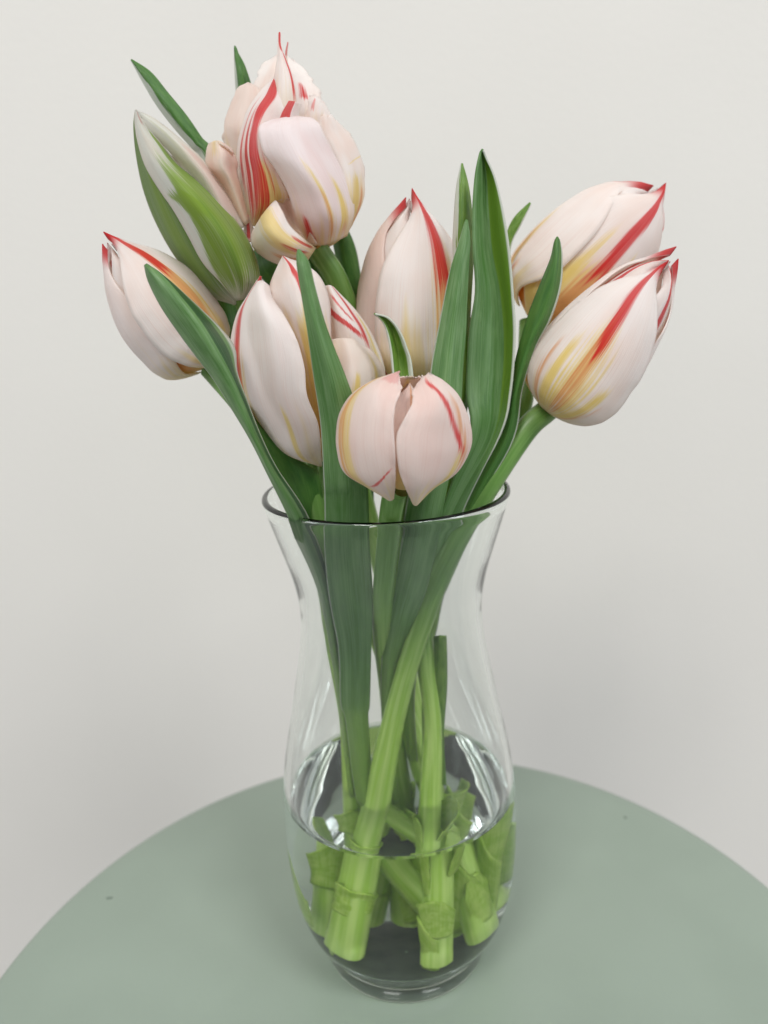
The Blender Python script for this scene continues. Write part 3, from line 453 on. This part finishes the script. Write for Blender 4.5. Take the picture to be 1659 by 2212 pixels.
grid_part('petal', t2, w1([[(850, 1180), (870, 1180), (900, 1180)], [(845, 1110), (868, 1110), (895, 1110)], [(855, 1030), (862, 1030), (870, 1040)]], [[.004, .002, .004]]*3), petal_mat([(RED, 0, 0, .0, 1, .25, .3, .08, .1)], .0, seed=87), seed=26, nv=14, nu=9)
stem(t2, (.022, -.005, FZ), [(.010, .004, .08), (-.006, .006, .14), (5, 400, 350, .004), (2, 1000, 1050, .004), (2, 900, 750, .003), (1, 850, 1470, y)], .0036, 2)

# ------------------------------------------------------------------ leaves
def leaf(parent, rows, mat, seed=0, **kw): return grid_part('leaf', parent, rows, mat, nv=70, nu=17, thick=.0006, seed=seed, wave=kw.pop('wave', .0005), **kw)
def L(rows): return [[(r[0], a, b, yy) for (a, b), yy in zip(r[1:-1], r[-1] if isinstance(r[-1], (list, tuple)) and len(r[-1]) == 3 and not isinstance(r[-1][0], tuple) else [r[-1]]*3)] for r in rows]
d3 = lambda c, f, g=None: [c, c-f, c if g is None else g]
# tall left leaf with a white edge
leaf(t2, L([(1, (760, 1250), (790, 1200), (820, 1150), d3(.018, .002)), (1, (632, 770), (660, 745), (690, 720), d3(.02, .002)), (1, (556, 662), (584, 636), (610, 606), d3(.02, .002)), (1, (466, 562), (498, 530), (530, 490), d3(.02, .002)), (1, (366, 432), (398, 402), (428, 366), d3(.02, .002)), (1, (286, 300), (312, 283), (338, 256), d3(.02, .001)), (1, (228, 190), (231, 187), (236, 184), d3(.02, 0))]), leaf_mat(2, (.75, 0), seed=1), 1)
leaf(t1, L([(1, (790, 700), (860, 690), (930, 650), d3(.03, .002)), (1, (802, 400), (850, 400), (900, 400), d3(.03, .003)), (1, (797, 265), (826, 255), (856, 240), d3(.03, .003)), (1, (793, 160), (802, 158), (818, 158), d3(.03, .001)), (1, (792, 115), (795, 113), (799, 116), d3(.03, 0))]), leaf_mat(2, (.35, .05), seed=2), 2)
# left folded leaf in front of the left bud
def fold(rows):                                # left edge, crease, right edge -> four columns with a sharp crease
    o = []
    for r in rows:
        (a, b, c), (p, q, w) = r[1:4], r[4]; m = ((a[0]+b[0])/2, (a[1]+b[1])/2)
        o.append([(r[0],)+a+(p,), (r[0],)+m+((p+q)/2-.0025,), (r[0],)+b+(q,), (r[0],)+c+(w,)])
    return o
leaf(t3, fold([(6, (545, 640), (575, 640), (600, 640), [-.004, -.006, -.002]), (5, (555, 1600), (590, 1600), (620, 1600), [-.006, -.008, -.004]), (5, (505, 1200), (545, 1200), (585, 1190), [-.010, -.012, -.008]), (5, (430, 800), (480, 790), (500, 790), [-.018, -.02, -.014]), (5, (270, 420), (345, 415), (372, 412), [-.030, -.032, -.029]),
    (2, (970, 1466), (1005, 1450), (1024, 1446), [-.036, -.038, -.036]), (2, (884, 1294), (920, 1278), (938, 1274), [-.038, -.040, -.038]), (2, (788, 1132), (848, 1108), (868, 1098), [-.038, -.041, -.038]), (2, (690, 972), (778, 948), (806, 925), [-.038, -.042, -.036]), (2, (600, 852), (700, 802), (792, 790), [-.038, -.043, -.032]), (2, (510, 732), (610, 655), (722, 690), [-.038, -.043, -.030]), (2, (400, 572), (505, 520), (610, 580), [-.037, -.042, -.031]), (2, (328, 430), (392, 392), (440, 425), [-.036, -.039, -.033]), (2, (304, 337), (312, 332), (322, 337), [-.036]*3)]),
    leaf_mat(0, (.02, .14), streaks=[(srgb(46, 88, 52), .55, .55, .02, .97, .2, .2, .03, .05, .9)], seed=3, pale_base=.25), 3, wave=.0002)
# upright front leaf
leaf(t4, L([(6, (660, 800), (700, 800), (750, 800), d3(-.007, .004)), (6, (585, 640), (630, 640), (685, 640), d3(-.010, .004)), (6, (525, 200), (580, 200), (650, 200), d3(-.012, .003)), (5, (545, 1400), (625, 1400), (700, 1400), d3(-.013, .003)), (5, (535, 1100), (630, 1100), (708, 1100), d3(-.017, .003)), (5, (482, 800), (600, 800), (716, 800), d3(-.022, .003)), (5, (459, 550), (580, 550), (699, 550), d3(-.030, .002)), (5, (455, 300), (575, 300), (692, 300), d3(-.0375, .002)),
    (2, (1280, 1500), (1400, 1500), (1512, 1480), d3(-.042, .002)), (2, (1263, 1200), (1370, 1200), (1476, 1180), d3(-.046, .003)), (2, (1226, 950), (1320, 950), (1402, 960), d3(-.050, .003)), (2, (1190, 680), (1242, 680), (1292, 680), d3(-.052, .003)), (2, (1155, 470), (1192, 460), (1229, 460), d3(-.052, .002)), (2, (1135, 330), (1162, 330), (1196, 325), d3(-.051, .002)), (2, (1136, 258), (1142, 254), (1150, 258), -.05)]), leaf_mat(0, (.03, 0), seed=4, pale_base=.3), 4, wave=.0003)
# small curved leaf behind the nodding head
leaf(t6, L([(5, (760, 900), (800, 900), (840, 900), d3(-.016, .002)), (5, (800, 400), (850, 400), (900, 400), d3(-.03, .002)), (3, (585, 1800), (640, 1800), (690, 1800), d3(-.032, .002)), (3, (548, 1300), (600, 1300), (671, 1300), d3(-.028, -.003)), (3, (530, 1130), (572, 1122), (632, 1130), d3(-.027, -.003)), (3, (500, 1012), (540, 1000), (585, 1025), d3(-.027, -.002)), (3, (466, 957), (490, 944), (522, 952), d3(-.028, -.001)), (3, (432, 929), (434, 926), (440, 926), -.029)]), leaf_mat(1, (.1, .28), seed=5), 5)
# leaf in front of the middle bud
leaf(t5, L([(6, (770, 760), (800, 760), (830, 760), d3(.002, .002)), (6, (740, 420), (770, 420), (800, 420), d3(-.008, .002)), (5, (762, 1300), (805, 1300), (850, 1300), d3(-.010, .003)), (5, (780, 1000), (850, 1000), (925, 1000), d3(-.014, .003)), (5, (806, 800), (900, 800), (1000, 800), d3(-.019, .003)), (5, (870, 550), (960, 550), (1057, 550), d3(-.027, .003)), (5, (905, 300), (1000, 300), (1106, 300), d3(-.033, .003)), (3, (760, 1600), (860, 1600), (960, 1600), d3(-.030, .003)),
    (3, (785, 1280), (885, 1280), (985, 1250), d3(-.027, .003)), (3, (830, 1030), (912, 1030), (1002, 1030), d3(-.025, .003)), (3, (870, 830), (940, 830), (1009, 830), d3(-.024, .003)), (3, (912, 630), (968, 620), (1019, 630), d3(-.023, .002)), (3, (965, 470), (998, 460), (1027, 470), d3(-.022, .001)), (3, (1000, 345), (1005, 340), (1012, 345), -.021)]), leaf_mat(0, (.07, 0), seed=6, pale_base=.3), 6, wave=.0003)
leaf(t5, L([(5, (1000, 800), (1020, 800), (1040, 800), d3(0, .002)), (4, (215, 1600), (255, 1600), (290, 1550), d3(-.006, .002)), (4, (240, 1100), (275, 1100), (302, 1050), d3(-.006, .003)), (4, (204, 700), (262, 700), (320, 700), d3(-.004, .004)), (4, (209, 480), (262, 470), (313, 450), d3(-.003, .004)), (4, (224, 285), (262, 275), (293, 285), d3(-.002, .002)), (4, (250, 145), (255, 142), (261, 148), -.001)]), leaf_mat(1, (.5, 0), seed=7), 7)
# broad double leaf right of the middle
leaf(t7, L([(6, (880, 420), (900, 420), (925, 420), d3(-.002, .002)), (5, (880, 1300), (910, 1300), (945, 1300), d3(-.003, .002)), (5, (960, 900), (1000, 900), (1050, 880), [-.006, -.008, -.004]), (5, (1080, 400), (1130, 400), (1200, 380), [-.016, -.014, -.012]),
    (4, (300, 1750), (420, 1780), (485, 1750), [-.020, -.014, -.016]), (4, (280, 1500), (475, 1480), (545, 1500), [-.019, -.012, -.016]), (4, (298, 1150), (490, 1180), (570, 1180), [-.017, -.010, -.015]), (4, (335, 900), (470, 900), (560, 930), [-.016, -.009, -.014]), (4, (322, 650), (425, 660), (537, 650), [-.015, -.008, -.013]), (4, (320, 420), (405, 420), (501, 430), [-.014, -.008, -.012]), (4, (334, 220), (395, 200), (452, 230), [-.013, -.008, -.011]), (4, (358, 95), (377, 88), (400, 110), [-.012, -.01, -.011]), (4, (372, 62), (376, 59), (380, 64), -.012)]),
    leaf_mat(0, (0, .10), streaks=[(srgb(112, 150, 40), .52, .5, .3, .94, .42, .42, .05, .1, .95)], seed=8, pale_base=.25), 8, wave=.0004)
leaf(t7, L([(4, (470, 860), (505, 850), (545, 800), d3(.02, .002)), (4, (512, 590), (528, 615), (542, 645), d3(.02, .001)), (4, (560, 470), (582, 490), (604, 505), d3(.02, .001)), (4, (656, 373), (660, 375), (665, 378), .02)]), leaf_mat(1, (.05, .3), seed=9), 9)
leaf(t8, L([(6, (960, 420), (985, 420), (1010, 420), d3(-.002, .002)), (5, (1000, 1050), (1025, 1050), (1055, 1040), d3(-.004, .002)), (5, (1180, 420), (1215, 420), (1250, 400), d3(-.010, .002)), (4, (470, 1780), (510, 1790), (555, 1790), d3(-.011, .002)), (4, (532, 1500), (575, 1500), (612, 1480), d3(-.011, .003)), (4, (588, 1250), (640, 1260), (692, 1230), d3(-.010, .003)), (4, (650, 1040), (720, 1060), (782, 1060), d3(-.009, .004)), (4, (720, 860), (780, 880), (840, 870), d3(-.009, .004)), (4, (782, 710), (812, 710), (849, 702), d3(-.009, .003)), (4, (804, 612), (820, 606), (837, 612), d3(-.009, .001)), (4, (816, 582), (820, 579), (824, 583), -.009)]), leaf_mat(2, (0, .2), seed=10, pale_base=.25), 10)
leaf(t1, L([(5, (640, 300), (680, 300), (720, 300), d3(.015, .002)), (2, (1440, 700), (1480, 700), (1520, 700), d3(.026, .002)), (2, (1370, 400), (1420, 400), (1480, 400), d3(.028, .003)), (2, (1330, 210), (1380, 200), (1445, 225), d3(.028, .003)), (2, (1320, 60), (1340, 60), (1370, 70), d3(.026, .001))]), leaf_mat(2, (0, .05), seed=11), 11)
leaf(t2, L([(5, (470, 700), (510, 700), (560, 700), d3(.008, .002)), (2, (950, 1300), (1020, 1300), (1100, 1300), d3(.014, .003)), (2, (770, 860), (840, 850), (920, 800), d3(.018, .004)), (2, (680, 680), (760, 660), (850, 640), d3(.02, .004)), (2, (630, 470), (730, 480), (850, 500), d3(.02, .004)), (2, (640, 300), (740, 280), (820, 300), d3(.022, .002))]), leaf_mat(2, seed=12), 12)
leaf(t1, L([(2, (1100, 900), (1150, 900), (1200, 900), d3(.016, .003)), (2, (1120, 600), (1200, 600), (1290, 600), d3(.02, .004)), (2, (920, 380), (1050, 330), (1290, 330), d3(.022, .004)), (2, (900, 200), (1050, 200), (1230, 200), d3(.024, .004))]), leaf_mat(2, seed=13), 13)
leaf(t4, L([(5, (520, 1250), (540, 1250), (565, 1250), d3(-.008, .002)), (5, (450, 800), (480, 800), (520, 800), d3(-.013, .002)), (5, (310, 420), (380, 420), (455, 420), [-.022, -.02, -.018]), (2, (1010, 1440), (1120, 1440), (1250, 1480), [-.026, -.022, -.020]), (2, (915, 1255), (1000, 1280), (1120, 1400), [-.028, -.022, -.018]), (2, (860, 1130), (930, 1180), (1050, 1250), [-.026, -.018, -.012]), (2, (830, 1020), (840, 1022), (850, 1030), -.012)]), leaf_mat(2, (.04, 0), seed=14), 14)
# trimmed leaf standing on the pale stem inside the vase
leaf(t7, L([(6, (1010, 560), (1050, 560), (1090, 560), d3(-.006, .003)), (5, (1045, 1600), (1072, 1600), (1100, 1600), d3(-.007, .002)), (5, (1050, 1300), (1082, 1300), (1116, 1300), d3(-.008, .002)), (5, (1050, 1038), (1080, 1034), (1112, 1036), d3(-.008, .002))]), leaf_mat(1, seed=15), 15)
# torn leaf bases round the stems under water
def sheath(parent, c, axis, r, h, a0, a1, seed, flare=.25):
    c = np.array(c); ax = np.array(axis, float); ax /= np.linalg.norm(ax); e = np.cross(ax, [0, 1., .1]); e /= np.linalg.norm(e); f = np.cross(ax, e); V, UV = [], []; nv, nu = 14, 15
    for j in range(nv):
        v = j/(nv-1)
        for i in range(nu):
            u = i/(nu-1); a = math.radians(a0+(a1-a0)*u); hh = h*v*(.7+.7*vnoise(u*2.2, seed, seed)+.35*math.sin(math.pi*u)+.1*vnoise(u*9, 2, seed)); rr = r*(1.08+flare*v*v+.12*vnoise(u*4, v*3, seed+2))
            V.append(c+ax*hh+rr*(math.cos(a)*e+math.sin(a)*f)); UV.append((u, v))
    return mesh_obj('leaf', V, grid_faces(nv, nu), leaf_mat(3, seed=seed), parent, UV, thick=.0007)
for k, (t, c, ax, r, h) in enumerate([(t8, (-.0165, -.0095, .032), (.2, 0, 1), .0046, .02), (t8, (-.0175, -.009, .014), (.2, 0, 1), .0047, .014), (t7, (.0093, -.0178, .016), (0, .05, 1), .0042, .02), (t7, (.0105, -.0155, .046), (.0, .05, 1), .0042, .024), (t4, (.0105, .004, .03), (-.2, 0, 1), .0042, .022),
        (t5, (-.0075, .015, .03), (0.1, 0, 1), .0042, .02), (t2, (.021, -.004, .024), (-.2, .1, 1), .0044, .02), (t6, (.0015, .0145, .03), (0, 0, 1), .0042, .024), (t3, (-.0195, .0035, .026), (.05, .0, 1), .0038, .02), (t1, (.0172, .013, .03), (-.05, 0, 1), .0046, .022), (t2, (.0255, -.001, .030), (.1, .05, 1), .0085, .030), (t2, (.024, .006, .022), (.15, 0, 1), .0075, .034), (t3, (-.0235, .000, .024), (-.12, 0, 1), .0075, .026), 
        (t4, (.0135, .003, .022), (.1, -.1, 1), .007, .026), (t1, (.019, .010, .040), (.1, 0, 1), .0065, .026), (t6, (.001, .013, .022), (-.1, -.1, 1), .0065, .022), (t7, (.011, -.0145, .056), (.25, -.1, 1), .0052, .020), (t5, (-.008, .014, .046), (-.2, 0, 1), .0055, .022)]):
    sheath(t, c, ax, r, h, 40*k+200, 40*k+300+40*(k % 3), k+1.5)

sheath(t8, (-.0160, -.0097, .036), (.2, -.02, 1), .0053, .012, 10, 175, 31.5, .18)
sheath(t7, (.0098, -.0172, .030), (.03, .05, 1), .0050, .013, 20, 150, 32.5, .3)
sheath(t3, (-.0205, .0035, .040), (0, 0, 1), .0056, .018, 30, 170, 33.5, .35)

# ------------------------------------------------------------------ crumbs on the table
def on_table(p):
    d = ray(p); return CAM+d*(-CAM[2]/d[2])
for (p, s, lb) in (((236, 1940), (.0016, .0007), 'tiny elongated dark speck lying on the sage tabletop near its edge'), ((1351, 1766), (.0008, .0008), 'tiny round dark speck on the sage tabletop near its far edge')):
    c = on_table(p); V, n = [], 10
    for j, (rr, z) in enumerate(((1, 0), (.9, .00025), (.5, .0004))):
        for i in range(n):
            a = 2*math.pi*i/n; V.append((c[0]+rr*s[0]*math.cos(a), c[1]+rr*s[1]*math.sin(a)*(1+.2*math.sin(3*a)), z))
    tag(mesh_obj('crumb', V, grid_faces(3, n, True)+[tuple(range(2*n, 3*n))], paint_mat('crumb', srgb(112, 124, 112), srgb(100, 112, 102), .8, 400, .0001, 900)), lb, 'crumb')
